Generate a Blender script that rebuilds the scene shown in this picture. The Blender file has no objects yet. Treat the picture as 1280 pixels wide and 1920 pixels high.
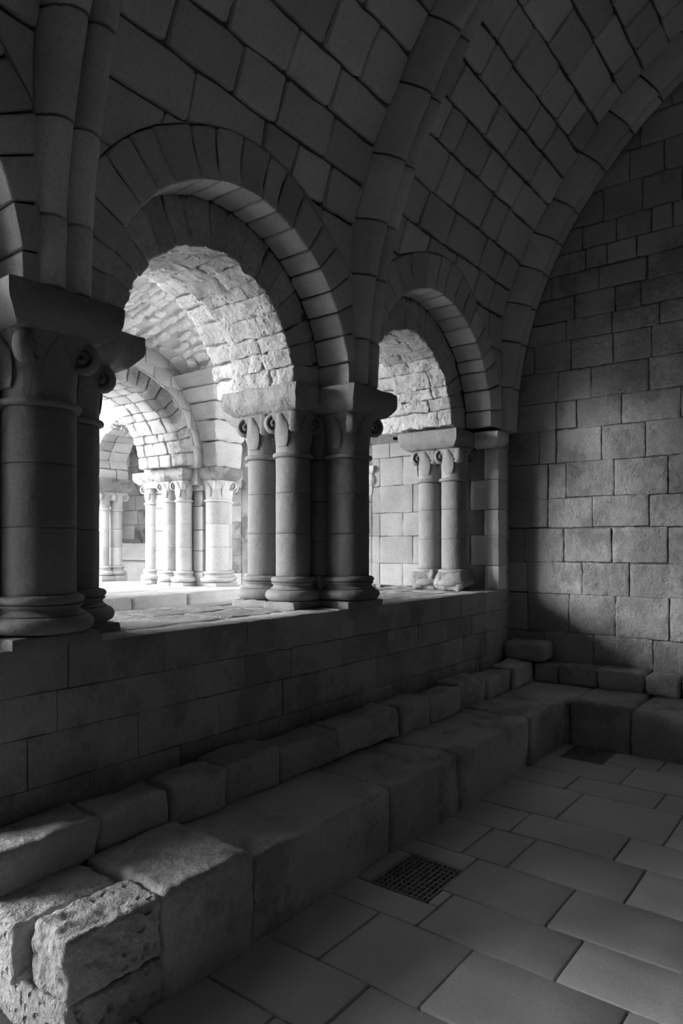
import bpy, math, random
from mathutils import Vector, noise

# ------------------------------------------------------------------ camera, sky, sun, exposure
S = bpy.context.scene
COL = S.collection
PI = math.pi
CAMZ = 1.6
cam_d = bpy.data.cameras.new('camera')
cam = bpy.data.objects.new('camera', cam_d)
COL.objects.link(cam)
cam_d.sensor_fit = 'VERTICAL'
cam_d.sensor_height = 36.0
cam_d.lens = 24.0
cam_d.shift_y = 60.0 / 1920.0
cam_d.clip_start = 0.02
cam.location = (0, 0, CAMZ)
cam.rotation_euler = (PI / 2, 0, math.atan(985 / 1280) - PI / 2)
S.camera = cam

SUN_DIR = Vector((1.05, -1.0, -0.39))      # the way the sunlight travels
SUN_STRENGTH = 0.68
SKY_STRENGTH = 1.5
EXPOSURE = 3.15

wd = bpy.data.worlds.new('sky')
S.world = wd
wd.use_nodes = True
bg = wd.node_tree.nodes['Background']
bg.inputs[0].default_value = (0.86, 0.86, 0.86, 1)
bg.inputs[1].default_value = SKY_STRENGTH

sun_d = bpy.data.lights.new('sun', 'SUN')
sun_d.energy = SUN_STRENGTH
sun_d.angle = math.radians(24)
sun = bpy.data.objects.new('sun', sun_d)
COL.objects.link(sun)
sun.location = (-8, 12, 14)
sun.rotation_euler = SUN_DIR.to_track_quat('-Z', 'Y').to_euler()

S.view_settings.view_transform = 'Standard'
S.view_settings.look = 'None'
S.view_settings.gamma = 1.0
S.view_settings.use_curve_mapping = False
S.view_settings.exposure = EXPOSURE
S.cycles.max_bounces = 10
S.cycles.diffuse_bounces = 7
S.cycles.caustics_reflective = False
S.cycles.caustics_refractive = False

# ------------------------------------------------------------------ materials
def stone_mat(name, lo, hi, bump=0.35, fine=70.0, pits=0.0, stain=1.3, vary=0.16, rough=0.9, dark=0.0, bdist=0.02):
    m = bpy.data.materials.new(name)
    m.use_nodes = True
    nt = m.node_tree
    N, L = nt.nodes, nt.links
    b = N['Principled BSDF']
    b.inputs['Roughness'].default_value = rough
    b.inputs['Specular IOR Level'].default_value = 0.25
    geo = N.new('ShaderNodeNewGeometry')
    n1 = N.new('ShaderNodeTexNoise'); n1.inputs['Scale'].default_value = stain; n1.inputs['Detail'].default_value = 7; n1.inputs['Roughness'].default_value = 0.62
    n2 = N.new('ShaderNodeTexNoise'); n2.inputs['Scale'].default_value = fine; n2.inputs['Detail'].default_value = 5; n2.inputs['Roughness'].default_value = 0.7
    n3 = N.new('ShaderNodeTexNoise'); n3.inputs['Scale'].default_value = 11.0; n3.inputs['Detail'].default_value = 6; n3.inputs['Roughness'].default_value = 0.65
    for n in (n1, n2, n3):
        L.new(geo.outputs['Position'], n.inputs['Vector'])
    ramp = N.new('ShaderNodeValToRGB')
    ramp.color_ramp.elements[0].position = 0.34
    ramp.color_ramp.elements[0].color = (lo, lo, lo, 1)
    ramp.color_ramp.elements[1].position = 0.66
    ramp.color_ramp.elements[1].color = (hi, hi, hi, 1)
    L.new(n1.outputs['Fac'], ramp.inputs['Fac'])
    # speckle
    mr = N.new('ShaderNodeMapRange'); mr.inputs[1].default_value = 0.3; mr.inputs[2].default_value = 0.7; mr.inputs[3].default_value = 0.82; mr.inputs[4].default_value = 1.12
    L.new(n2.outputs['Fac'], mr.inputs[0])
    # piece to piece tone
    oi = N.new('ShaderNodeObjectInfo')
    mv = N.new('ShaderNodeMapRange'); mv.inputs[3].default_value = 1.0 - vary; mv.inputs[4].default_value = 1.0 + vary
    L.new(oi.outputs['Random'], mv.inputs[0])
    mu = N.new('ShaderNodeMath'); mu.operation = 'MULTIPLY'
    L.new(mr.outputs[0], mu.inputs[0]); L.new(mv.outputs[0], mu.inputs[1])
    fac = mu.outputs[0]
    if dark > 0:     # damp, lichen-dark patches with ragged edges
        n4 = N.new('ShaderNodeTexNoise'); n4.inputs['Scale'].default_value = 1.7; n4.inputs['Detail'].default_value = 9; n4.inputs['Roughness'].default_value = 0.7
        L.new(geo.outputs['Position'], n4.inputs['Vector'])
        r4 = N.new('ShaderNodeMapRange'); r4.inputs[1].default_value = 0.50; r4.inputs[2].default_value = 0.58; r4.inputs[3].default_value = 1.0; r4.inputs[4].default_value = 1.0 - dark
        L.new(n4.outputs['Fac'], r4.inputs[0])
        m4 = N.new('ShaderNodeMath'); m4.operation = 'MULTIPLY'
        L.new(fac, m4.inputs[0]); L.new(r4.outputs[0], m4.inputs[1])
        fac = m4.outputs[0]
    mix = N.new('ShaderNodeMix'); mix.data_type = 'RGBA'; mix.blend_type = 'MULTIPLY'; mix.inputs[0].default_value = 1.0
    L.new(ramp.outputs['Color'], mix.inputs[6]); L.new(fac, mix.inputs[7])
    L.new(mix.outputs[2], b.inputs['Base Color'])
    # relief
    add = N.new('ShaderNodeMath'); add.operation = 'MULTIPLY_ADD'; add.inputs[1].default_value = 0.35
    L.new(n2.outputs['Fac'], add.inputs[0]); L.new(n3.outputs['Fac'], add.inputs[2])
    h = add.outputs[0]
    if pits > 0:
        vo = N.new('ShaderNodeTexVoronoi'); vo.inputs['Scale'].default_value = 26.0
        ad = N.new('ShaderNodeVectorMath'); ad.operation = 'ADD'
        sc = N.new('ShaderNodeVectorMath'); sc.operation = 'SCALE'; sc.inputs['Scale'].default_value = 0.05
        L.new(n3.outputs['Color'], sc.inputs[0]); L.new(geo.outputs['Position'], ad.inputs[0]); L.new(sc.outputs[0], ad.inputs[1])
        L.new(ad.outputs[0], vo.inputs['Vector'])
        pr = N.new('ShaderNodeMapRange'); pr.inputs[1].default_value = 0.05; pr.inputs[2].default_value = 0.42; pr.inputs[3].default_value = -pits; pr.inputs[4].default_value = 0.0
        L.new(vo.outputs['Distance'], pr.inputs[0])
        pm = N.new('ShaderNodeTexNoise'); pm.inputs['Scale'].default_value = 5.0; pm.inputs['Detail'].default_value = 3
        L.new(geo.outputs['Position'], pm.inputs['Vector'])
        pk = N.new('ShaderNodeMapRange'); pk.inputs[1].default_value = 0.42; pk.inputs[2].default_value = 0.62
        L.new(pm.outputs['Fac'], pk.inputs[0])
        pq = N.new('ShaderNodeMath'); pq.operation = 'MULTIPLY'
        L.new(pr.outputs[0], pq.inputs[0]); L.new(pk.outputs[0], pq.inputs[1])
        a2 = N.new('ShaderNodeMath'); a2.operation = 'ADD'
        L.new(h, a2.inputs[0]); L.new(pq.outputs[0], a2.inputs[1])
        h = a2.outputs[0]
    bp = N.new('ShaderNodeBump'); bp.inputs['Strength'].default_value = bump; bp.inputs['Distance'].default_value = bdist
    L.new(h, bp.inputs['Height']); L.new(bp.outputs['Normal'], b.inputs['Normal'])
    return m

def plain_mat(name, v, rough=0.8, metal=0.0):
    m = bpy.data.materials.new(name); m.use_nodes = True
    nt = m.node_tree; b = nt.nodes['Principled BSDF']
    n = nt.nodes.new('ShaderNodeTexNoise'); n.inputs['Scale'].default_value = 40.0; n.inputs['Detail'].default_value = 4
    r = nt.nodes.new('ShaderNodeValToRGB')
    r.color_ramp.elements[0].color = (v * 0.75, v * 0.75, v * 0.75, 1); r.color_ramp.elements[1].color = (v * 1.2, v * 1.2, v * 1.2, 1)
    nt.links.new(n.outputs['Fac'], r.inputs['Fac']); nt.links.new(r.outputs['Color'], b.inputs['Base Color'])
    b.inputs['Roughness'].default_value = rough; b.inputs['Metallic'].default_value = metal
    return m

M = {}
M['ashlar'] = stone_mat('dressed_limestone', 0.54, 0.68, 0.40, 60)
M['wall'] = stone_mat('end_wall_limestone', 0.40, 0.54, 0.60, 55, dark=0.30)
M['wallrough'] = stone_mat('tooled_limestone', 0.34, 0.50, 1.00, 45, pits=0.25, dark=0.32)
M['vault'] = stone_mat('vault_limestone', 0.64, 0.78, 0.50, 60, vary=0.2)
M['rough'] = stone_mat('weathered_limestone', 0.48, 0.64, 1.0, 38, pits=0.55, bdist=0.03)
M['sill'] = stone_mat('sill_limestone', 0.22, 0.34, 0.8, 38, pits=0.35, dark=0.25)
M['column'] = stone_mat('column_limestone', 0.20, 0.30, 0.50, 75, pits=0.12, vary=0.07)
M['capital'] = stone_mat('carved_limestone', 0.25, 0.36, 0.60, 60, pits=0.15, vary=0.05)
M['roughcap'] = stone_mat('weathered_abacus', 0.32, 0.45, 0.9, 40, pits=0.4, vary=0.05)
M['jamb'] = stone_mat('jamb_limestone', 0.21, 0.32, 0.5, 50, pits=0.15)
M['backwall'] = stone_mat('dark_back_wall', 0.16, 0.24, 0.4, 50)
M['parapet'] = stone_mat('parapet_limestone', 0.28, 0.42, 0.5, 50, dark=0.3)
M['bench'] = stone_mat('worn_limestone', 0.34, 0.52, 0.70, 50, pits=0.15, dark=0.35)
M['pitted'] = stone_mat('pitted_limestone', 0.42, 0.58, 1.0, 34, pits=0.9, bdist=0.04)
M['paver'] = stone_mat('paving_limestone', 0.54, 0.66, 0.25, 130, vary=0.10)
M['mortar'] = stone_mat('old_mortar', 0.13, 0.20, 0.8, 45)
M['joint'] = stone_mat('dark_joint', 0.06, 0.10, 0.6, 60)
M['lime'] = stone_mat('lime_mortar', 0.40, 0.52, 0.9, 40)
M['clois'] = stone_mat('cloister_limestone', 0.30, 0.43, 0.5, 45, pits=0.15)
M['cloisdark'] = stone_mat('stained_shaded_limestone', 0.16, 0.34, 0.6, 40, pits=0.2, dark=0.5)  # stained stone; on the cloister arch front it also carries painted shade
M['rubble'] = stone_mat('rubble_limestone', 0.50, 0.66, 0.8, 35, pits=0.3)
M['ground'] = stone_mat('pale_gravel', 0.58, 0.70, 0.6, 60)
M['iron'] = plain_mat('grey_iron', 0.42, 0.55, 0.15)
M['pit'] = plain_mat('drain_pit', 0.02, 0.95)
M['grass'] = plain_mat('grass_blade', 0.16, 0.7)

# ------------------------------------------------------------------ object helpers
WO = {}          # world origin of every object

def link(o, parent, org):
    COL.objects.link(o)
    WO[o.name] = Vector(org)
    if parent is not None:
        o.parent = parent
        o.location = Vector(org) - WO[parent.name]
    else:
        o.location = org

def tag(o, label, cat, group=None, kind=None):
    o['label'] = label
    o['category'] = cat
    if group: o['group'] = group
    if kind: o['kind'] = kind
    return o

def thing(name, label, cat, loc, group=None, kind=None):
    o = bpy.data.objects.new(name, None)
    o.empty_display_size = 0.1
    link(o, None, loc)
    return tag(o, label, cat, group, kind)

def obj(name, geo, mat, parent=None, smooth=False, org=None, sharp=35):
    verts, faces = geo
    if org is None:
        xs = [v[0] for v in verts]; ys = [v[1] for v in verts]; zs = [v[2] for v in verts]
        org = ((min(xs) + max(xs)) / 2, (min(ys) + max(ys)) / 2, min(zs))
    me = bpy.data.meshes.new(name)
    me.from_pydata([(v[0] - org[0], v[1] - org[1], v[2] - org[2]) for v in verts], [], faces)
    me.materials.append(M[mat] if isinstance(mat, str) else mat)
    me.validate()
    if smooth:
        me.shade_smooth()
        me.set_sharp_from_angle(angle=math.radians(sharp))
    o = bpy.data.objects.new(name, me)
    link(o, parent, org)
    return o

def fixn(geo):
    """make face winding point outwards (closed shapes)"""
    v, f = geo
    vol = 0.0
    for p in f:
        a = Vector(v[p[0]])
        for i in range(1, len(p) - 1):
            vol += a.dot(Vector(v[p[i]]).cross(Vector(v[p[i + 1]])))
    return (v, [tuple(reversed(p)) for p in f]) if vol < 0 else geo

def merge(*geos):
    V, Fc = [], []
    for v, f in geos:
        o = len(V); V += list(v); Fc += [tuple(i + o for i in p) for p in f]
    return V, Fc

IDENT = lambda u, v, w: (u, v, w)

def axis(a, b, bev, n):
    if b - a < 2.2 * bev: bev = (b - a) * 0.3
    xs = [a] + [a + bev + (b - a - 2 * bev) * i / n for i in range(n + 1)] + [b]
    return xs, bev

def rbox(U, V, W, fn=IDENT, bev=0.01, n=(1, 1, 1), amp=0.003, freq=7.0, seed=0.0, amp2=0.0, freq2=25.0):
    """box with rounded edges in (u,v,w), roughened, bent into the world by fn"""
    us, bu = axis(U[0], U[1], bev, n[0]); vs, bv = axis(V[0], V[1], bev, n[1]); ws, bw = axis(W[0], W[1], bev, n[2])
    nu, nv, nw = len(us) - 1, len(vs) - 1, len(ws) - 1
    idx = {}; verts = []
    off = Vector((seed * 3.17, seed * 1.31, seed * 2.07))
    def vert(i, j, k):
        key = (i, j, k)
        if key in idx: return idx[key]
        p = [us[i], vs[j], ws[k]]
        q = [min(max(p[0], U[0] + bu), U[1] - bu), min(max(p[1], V[0] + bv), V[1] - bv), min(max(p[2], W[0] + bw), W[1] - bw)]
        d = [(p[0] - q[0]) / bu, (p[1] - q[1]) / bv, (p[2] - q[2]) / bw]
        l = math.sqrt(d[0] ** 2 + d[1] ** 2 + d[2] ** 2)
        if l > 1e-9:
            p = [q[0] + d[0] / l * bu, q[1] + d[1] / l * bv, q[2] + d[2] / l * bw]
        P = Vector(fn(*p))
        if amp: P += noise.noise_vector(P * freq + off) * amp
        if amp2: P += noise.noise_vector(P * freq2 + off) * amp2
        verts.append((P.x, P.y, P.z))
        idx[key] = len(verts) - 1
        return idx[key]
    faces = []
    for i in range(nu):
        for j in range(nv):
            faces.append((vert(i, j, 0), vert(i, j + 1, 0), vert(i + 1, j + 1, 0), vert(i + 1, j, 0)))
            faces.append((vert(i, j, nw), vert(i + 1, j, nw), vert(i + 1, j + 1, nw), vert(i, j + 1, nw)))
    for i in range(nu):
        for k in range(nw):
            faces.append((vert(i, 0, k), vert(i + 1, 0, k), vert(i + 1, 0, k + 1), vert(i, 0, k + 1)))
            faces.append((vert(i, nv, k), vert(i, nv, k + 1), vert(i + 1, nv, k + 1), vert(i + 1, nv, k)))
    for j in range(nv):
        for k in range(nw):
            faces.append((vert(0, j, k), vert(0, j, k + 1), vert(0, j + 1, k + 1), vert(0, j + 1, k)))
            faces.append((vert(nu, j, k), vert(nu, j + 1, k), vert(nu, j + 1, k + 1), vert(nu, j, k + 1)))
    return fixn((verts, faces))

def box(x0, x1, y0, y1, z0, z1):
    v = [(x0, y0, z0), (x1, y0, z0), (x1, y1, z0), (x0, y1, z0), (x0, y0, z1), (x1, y0, z1), (x1, y1, z1), (x0, y1, z1)]
    f = [(0, 3, 2, 1), (4, 5, 6, 7), (0, 1, 5, 4), (1, 2, 6, 5), (2, 3, 7, 6), (3, 0, 4, 7)]
    return v, f

def lathe(cx, cy, prof, n=40, amp=0.0, seed=0.0, freq=9.0):
    v = []; f = []
    for (r, z) in prof:
        for i in range(n):
            a = 2 * PI * i / n
            P = Vector((cx + r * math.cos(a), cy + r * math.sin(a), z))
            if amp: P += noise.noise_vector(P * freq + Vector((seed, seed * 2, 0))) * amp
            v.append(tuple(P))
    m = len(prof)
    for k in range(m - 1):
        for i in range(n):
            j = (i + 1) % n
            f.append((k * n + i, k * n + j, (k + 1) * n + j, (k + 1) * n + i))
    f.append(tuple(reversed(range(n))))
    f.append(tuple(range((m - 1) * n, m * n)))
    return fixn((v, f))

def tube(pts, rads, n=10, squash=None):
    v = []; f = []
    m = len(pts); P = [Vector(p) for p in pts]
    up0 = None
    for k in range(m):
        t = (P[min(k + 1, m - 1)] - P[max(k - 1, 0)]).normalized()
        if up0 is None:
            up0 = Vector((0, 0, 1)) if abs(t.z) < 0.8 else Vector((1, 0, 0))
        a = t.cross(up0).normalized() if squash is None else Vector(squash)
        b = a.cross(t).normalized()
        up0 = b if squash is None else up0
        ra, rb = rads[k] if isinstance(rads[k], tuple) else (rads[k], rads[k])
        for i in range(n):
            g = 2 * PI * i / n
            v.append(tuple(P[k] + a * math.cos(g) * ra + b * math.sin(g) * rb))
    for k in range(m - 1):
        for i in range(n):
            j = (i + 1) % n
            f.append((k * n + i, k * n + j, (k + 1) * n + j, (k + 1) * n + i))
    f.append(tuple(reversed(range(n)))); f.append(tuple(range((m - 1) * n, m * n)))
    return fixn((v, f))

rnd = random.Random(11)
def splits(a, b, lo, hi, r=rnd):
    out = [a]; p = a
    while b - p > hi * 1.25:
        p += r.uniform(lo, hi); out.append(p)
    if b - p > hi:
        out.append((p + b) / 2)
    out.append(b)
    return out

# ------------------------------------------------------------------ main dimensions
YW = 2.70          # inner face of the arcade wall
YI0, YI1 = 2.95, 3.50   # inner order of the arches
YB = 3.76          # cloister face of the arcade wall
ZS = 2.64          # springing
ZSILL = 1.175
XE = 6.25          # end wall
RC_Y, RC_Z, R_RIB, R_WEB = -0.72, 2.66, 3.40, 3.56
RIBX = (1.585, 3.765, 6.10)
BAYS = {'door': (0.20, 1.20, 0.93, ZS), 'mid': (2.69, 0.90, 0.645, ZS), 'end': (4.80, 0.93, 0.67, ZS + 0.03)}
RING = 0.26

def web_y(z):
    if z <= RC_Z: return YW
    d = R_WEB ** 2 - (z - RC_Z) ** 2
    return min(YW, RC_Y + math.sqrt(max(d, 0)))

# ------------------------------------------------------------------ floor
floor = obj('floor', merge(
    box(-5.2, 2.65, -4.3, 3.0, -0.2, -0.022), box(3.02, 5.08, -4.3, 3.0, -0.2, -0.022), box(5.41, 6.6, -4.3, 3.0, -0.2, -0.022),
    box(2.65, 3.02, -4.3, 1.56, -0.2, -0.022), box(2.65, 3.02, 1.87, 3.0, -0.2, -0.022),
    box(5.08, 5.41, -4.3, 1.53, -0.2, -0.022), box(5.08, 5.41, 1.84, 3.0, -0.2, -0.022),
    box(2.65, 3.02, 1.56, 1.87, -0.45, -0.40), box(5.08, 5.41, 1.53, 1.84, -0.45, -0.42)), 'joint')
tag(floor, 'floor of large rectangular limestone paving slabs in the vaulted room', 'floor', kind='structure')

def slab(x0, x1, y0, y1):
    g = 0.0045
    obj('paving_slab', rbox((x0 + g, x1 - g), (y0 + g, y1 - g), (-0.05, rnd.uniform(-0.002, 0.002)), bev=0.006, n=(3, 3, 1), amp=0.0025, freq=5, seed=rnd.random() * 50),
        'paver', floor, smooth=True)

YF = 1.97
rows = [
    (0.20, 0.62, [YF + 1.8, 2.9, 2.3, 1.75, 1.2, 0.7, 0.2, -0.4, -1.0]),
    (0.62, 1.04, [YF + 1.8, 3.2, 2.6, 2.05, 1.45, 0.9, 0.35, -0.2, -0.8]),
    (1.04, 1.40, [YF, 1.66, 1.15, 0.6, 0.1, -0.5, -1.0]),
    (1.40, 1.70, [YF, 1.59, 1.02, 0.5, -0.1, -0.8]),
    (1.70, 2.03, [YF, 1.43, 0.86, 0.3, -0.3, -0.9]),
    (2.03, 2.46, [YF, 1.68, 1.23, 0.65, 0.1, -0.4, -1.0]),
    (2.46, 2.79, [1.50, 0.91, 0.35, -0.2, -0.8]),
    (2.79, 3.18, [1.57, 1.07, 0.54, 0.0, -0.5, -1.0]),
    (3.18, 3.58, [YF, 1.67, 1.42, 0.86, 0.3, -0.3, -0.9]),
    (3.58, 3.91, [YF, 1.58, 1.02, 0.45, -0.1, -0.7]),
    (3.91, 4.42, [YF, 1.44, 0.86, 0.25, -0.35, -1.0]),
    (4.42, 4.73, [YF, 1.57, 1.02, 0.5, 0.0, -0.6]),
    (4.73, 5.16, [1.31, 0.78, 0.2, -0.4, -1.0]),
    (5.16, 5.45, [1.53, 1.17, 0.6, 0.1, -0.5, -1.0]),
]
for x0, x1, ys in rows:
    for a, b in zip(ys[:-1], ys[1:]):
        slab(x0, x1, b, a)
for q in [(2.46, 2.65, 1.50, YF), (2.65, 3.02, 1.87, YF), (2.65, 2.79, 1.50, 1.56), (3.02, 3.18, 1.57, YF),
          (4.73, 5.08, 1.31, YF), (5.08, 5.16, 1.31, 1.53), (5.08, 5.45, 1.84, YF)]:
    slab(*q)

# ------------------------------------------------------------------ arcade wall core (wall_left)
def layer(x0, x1, ztop, bays, y0, y1, dr, zpier=None):
    """solid strip of wall above the piers, with round arches cut out"""
    xs = {x0, x1}
    for xc, ro, ri, zs in bays:
        R = dr(ro, ri)
        for i in range(33):
            xs.add(round(xc - R * math.cos(PI * i / 32), 5))
    xs = sorted(x for x in xs if x0 <= x <= x1)
    def low(x, e):
        for xc, ro, ri, zs in bays:
            R = dr(ro, ri)
            if abs(x - xc) < R + 1e-6:
                return zs + math.sqrt(max(R * R - (x - xc) ** 2, 0))
        return ZS if zpier is None else zpier
    V, Fc = [], []
    for a, b in zip(xs[:-1], xs[1:]):
        za, zb = low(a, 0), low(b, 0)
        m = (a + b) / 2
        if low(m, 0) <= ZS + 1e-6 and zpier is None:
            za = zb = ZS
        o = len(V)
        V += [(a, y0, za), (b, y0, zb), (b, y0, ztop), (a, y0, ztop), (a, y1, za), (b, y1, zb), (b, y1, ztop), (a, y1, ztop)]
        Fc += [(o, o + 1, o + 2, o + 3), (o + 5, o + 4, o + 7, o + 6), (o + 4, o + 5, o + 1, o), (o + 3, o + 2, o + 6, o + 7)]
    o = len(V)
    for x in (x0, x1):
        V += [(x, y0, ZS), (x, y1, ZS), (x, y1, ztop), (x, y0, ztop)]
    Fc += [(o, o + 1, o + 2, o + 3), (o + 4, o + 7, o + 6, o + 5)]
    return V, Fc

LEFTBAYS = [(-1.72, 0.90, 0.645, ZS), (-3.84, 0.90, 0.645, ZS)]
ALLB = list(BAYS.values()) + LEFTBAYS
wall_left = obj('wall_left', merge(
    layer(-5.2, 6.0, 4.3, ALLB, YW + 0.03, YI0 + 0.02, lambda o, i: o + RING - 0.03),
    layer(-5.2, 6.0, 4.3, ALLB, YI0 + 0.02, YI1, lambda o, i: i + 0.22),
    layer(-5.2, 6.0, 4.9, ALLB, YI1, YB, lambda o, i: o),
    box(6.0, 6.9, YW + 0.085, 4.10, -0.1, 4.9),
    # piers and parapet further along, beyond the doorway
    box(-1.08, -0.74, YW, YB, -0.1, ZS + 0.05), box(-2.98, -2.56, YW, YB, -0.1, ZS + 0.05), box(-5.2, -4.6, YW, YB, -0.1, ZS + 0.05),
    box(-4.6, -1.0, YW, YB, -0.1, ZSILL)), 'mortar')
tag(wall_left, 'long stone arcade wall pierced by round arches toward the bright cloister', 'wall', kind='structure')

# stones of the spandrels
def spandrel(xa, xb, za, zb, bays):
    def fn(u, v, w):
        x, z = u, v
        for xc, ro, ri, zs in bays:
            R = ro + RING + 0.004
            if z >= zs - 0.3:
                d = math.hypot(x - xc, z - zs)
                if d < R:
                    k = R / max(d, 1e-5); x, z = xc + (x - xc) * k, zs + (z - zs) * k
        return (x, web_y(z) + w, z)
    c = [(xa, za), (xb, za), (xa, zb), (xb, zb), ((xa + xb) / 2, (za + zb) / 2)]
    ins = 0
    for x, z in c:
        for xc, ro, ri, zs in bays:
            if math.hypot(x - xc, z - zs) < ro + RING: ins += 1; break
    if ins >= 5: return
    g = 0.006
    obj('wall_stone', rbox((xa + g, xb - g), (za + g, zb - g), (rnd.uniform(-0.004, 0.006), 0.08), fn, bev=0.01, n=(4, 4, 1), amp=0.005, seed=rnd.random() * 60), 'ashlar', wall_left, smooth=True)

zz = [2.66, 2.90, 3.13, 3.40, 3.70]
def ribgap(i): return (RIBX[i] - 0.13, RIBX[i] + 0.13)
for (xa, xb, bs) in [(0.20, ribgap(0)[0], ['door']), (ribgap(0)[1], 2.69, ['mid']), (2.69, ribgap(1)[0], ['mid']), (ribgap(1)[1], 4.80, ['end']), (4.80, 5.97, ['end'])]:
    for za, zb in zip(zz[:-1], zz[1:]):
        xs = splits(xa, xb, 0.22, 0.42)
        for p, q in zip(xs[:-1], xs[1:]):
            spandrel(p, q, za, zb, [BAYS[b] for b in bs])

# ------------------------------------------------------------------ end wall (wall_right)
wall_right = obj('wall_right', merge(box(XE + 0.022, XE + 0.5, -4.3, 2.9, -0.1, 6.4)), 'mortar')
tag(wall_right, 'tall end wall of squared limestone blocks catching the window light', 'wall', kind='structure')
EW = [
    (0.46, 0.78, [2.79, 2.40, 1.95, 1.45]), (0.78, 1.14, [2.79, 2.57, 2.17, 1.76, 1.32]), (1.14, 1.43, [2.79, 2.57, 2.05, 1.64, 1.2]),
    (1.43, 1.75, [2.79, 2.60, 2.22, 1.79, 1.33]), (1.75, 2.025, [2.79, 2.37, 1.96, 1.48]), (2.025, 2.35, [2.79, 2.37, 2.20, 1.77, 1.33]),
    (2.35, 2.66, [2.79, 2.45, 2.29, 1.88, 1.51]), (2.66, 2.92, [2.79, 2.29, 2.10, 1.71, 1.23]), (2.92, 3.20, [2.79, 2.27, 1.97, 1.48]),
    (3.20, 3.47, [2.79, 2.50, 2.15, 1.78]), (3.47, 3.66, [2.70, 2.20, 1.79, 1.40]), (3.66, 3.88, [2.65, 2.12, 1.76, 1.55]),
    (3.88, 4.08, [2.60, 2.33, 1.90, 1.50]), (4.08, 4.27, [2.5, 2.02, 1.83, 1.58]), (4.27, 4.48, [2.4, 2.05, 1.75, 1.46, 1.29]),
    (4.48, 4.76, [2.3, 1.86, 1.53, 1.22]), (4.76, 5.03, [2.1, 1.64, 1.36]), (5.03, 5.29, [1.95, 1.55, 1.18]), (5.29, 5.54, [1.7, 1.30]), (5.54, 5.80, [1.4, 1.0]), (5.80, 6.05, [1.0])]
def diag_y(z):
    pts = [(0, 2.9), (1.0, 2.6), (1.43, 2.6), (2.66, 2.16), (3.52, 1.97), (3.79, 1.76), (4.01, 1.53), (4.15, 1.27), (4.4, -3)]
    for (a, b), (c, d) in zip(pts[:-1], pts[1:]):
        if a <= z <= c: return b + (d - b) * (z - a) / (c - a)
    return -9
for za, zb, ys in EW:
    ys = list(ys); p = ys[-1]
    while p > -1.6:
        p -= rnd.uniform(0.32, 0.52); ys.append(p)
    for a, b in zip(ys[:-1], ys[1:]):
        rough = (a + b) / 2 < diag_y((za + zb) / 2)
        g = rnd.uniform(0.0015, 0.004)
        j1, j2 = rnd.uniform(-0.006, 0.006), rnd.uniform(-0.006, 0.006)
        o = rnd.uniform(-0.006, 0.006) + (0.0 if rough else -0.008)
        near = b > 0.9
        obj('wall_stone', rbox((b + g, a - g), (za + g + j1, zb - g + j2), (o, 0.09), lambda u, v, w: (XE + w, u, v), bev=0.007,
            n=(18, 12, 1) if near else (3, 3, 1), amp=0.006, freq=7, seed=rnd.random() * 70, amp2=0.006 if rough else 0.0025, freq2=24), 'wallrough' if rough else 'wall', wall_right, smooth=True, sharp=60)

# ------------------------------------------------------------------ ceiling: barrel vault of coursed stones
def shell(R, x0, x1, a0, a1, n, m=2):
    V, Fc = [], []
    for i in range(n + 1):
        t = a0 + (a1 - a0) * i / n
        for j in range(m + 1):
            V.append((x0 + (x1 - x0) * j / m, RC_Y + R * math.cos(t), RC_Z + R * math.sin(t)))
    for i in range(n):
        for j in range(m):
            a = i * (m + 1) + j
            Fc.append((a, a + 1, a + m + 2, a + m + 1))
    return V, Fc
ceiling = obj('ceiling', merge(shell(R_WEB + 0.035, -5.3, XE + 0.3, 0.30, PI, 96), shell(R_WEB + 0.35, -5.3, XE + 0.3, 0.36, PI + 0.1, 48)), 'mortar')
tag(ceiling, 'stone barrel vault of coursed blocks with ribs over the room', 'ceiling', kind='structure')
def vmap(u, v, w):
    t = v / R_WEB
    return (u, RC_Y + (R_WEB + w) * math.cos(t), RC_Z + (R_WEB + w) * math.sin(t))
def vault_stone(xa, xb, sa, sb):
    def fn(u, v, w):
        x, y, z = vmap(u, v, w)
        for xc, ro, ri, zs in BAYS.values():
            R = ro + RING + 0.004
            d = math.hypot(x - xc, z - zs)
            if d < R:
                z = zs + math.sqrt(max(R * R - (x - xc) ** 2, 0)); y = web_y(z) + w
        return (x, y, z)
    g = rnd.uniform(0.006, 0.011)
    obj('vault_stone', rbox((xa + g, xb - g), (sa + g, sb - g), (rnd.uniform(-0.005, 0.006), 0.07), fn, bev=0.016, n=(4, 4, 1), amp=0.013, freq=6, seed=rnd.random() * 80), 'vault', ceiling, smooth=True)
for bi, (xa, xb) in enumerate([(0.35, ribgap(0)[0]), (ribgap(0)[1], ribgap(1)[0]), (ribgap(1)[1], 5.965)]):
    s = 1.06
    while s < 5.1:
        h = rnd.uniform(0.21, 0.31)
        xs = splits(xa, xb, 0.22, 0.56)
        for p, q in zip(xs[:-1], xs[1:]):
            vault_stone(p, q, s, s + h)
        s += h

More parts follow.
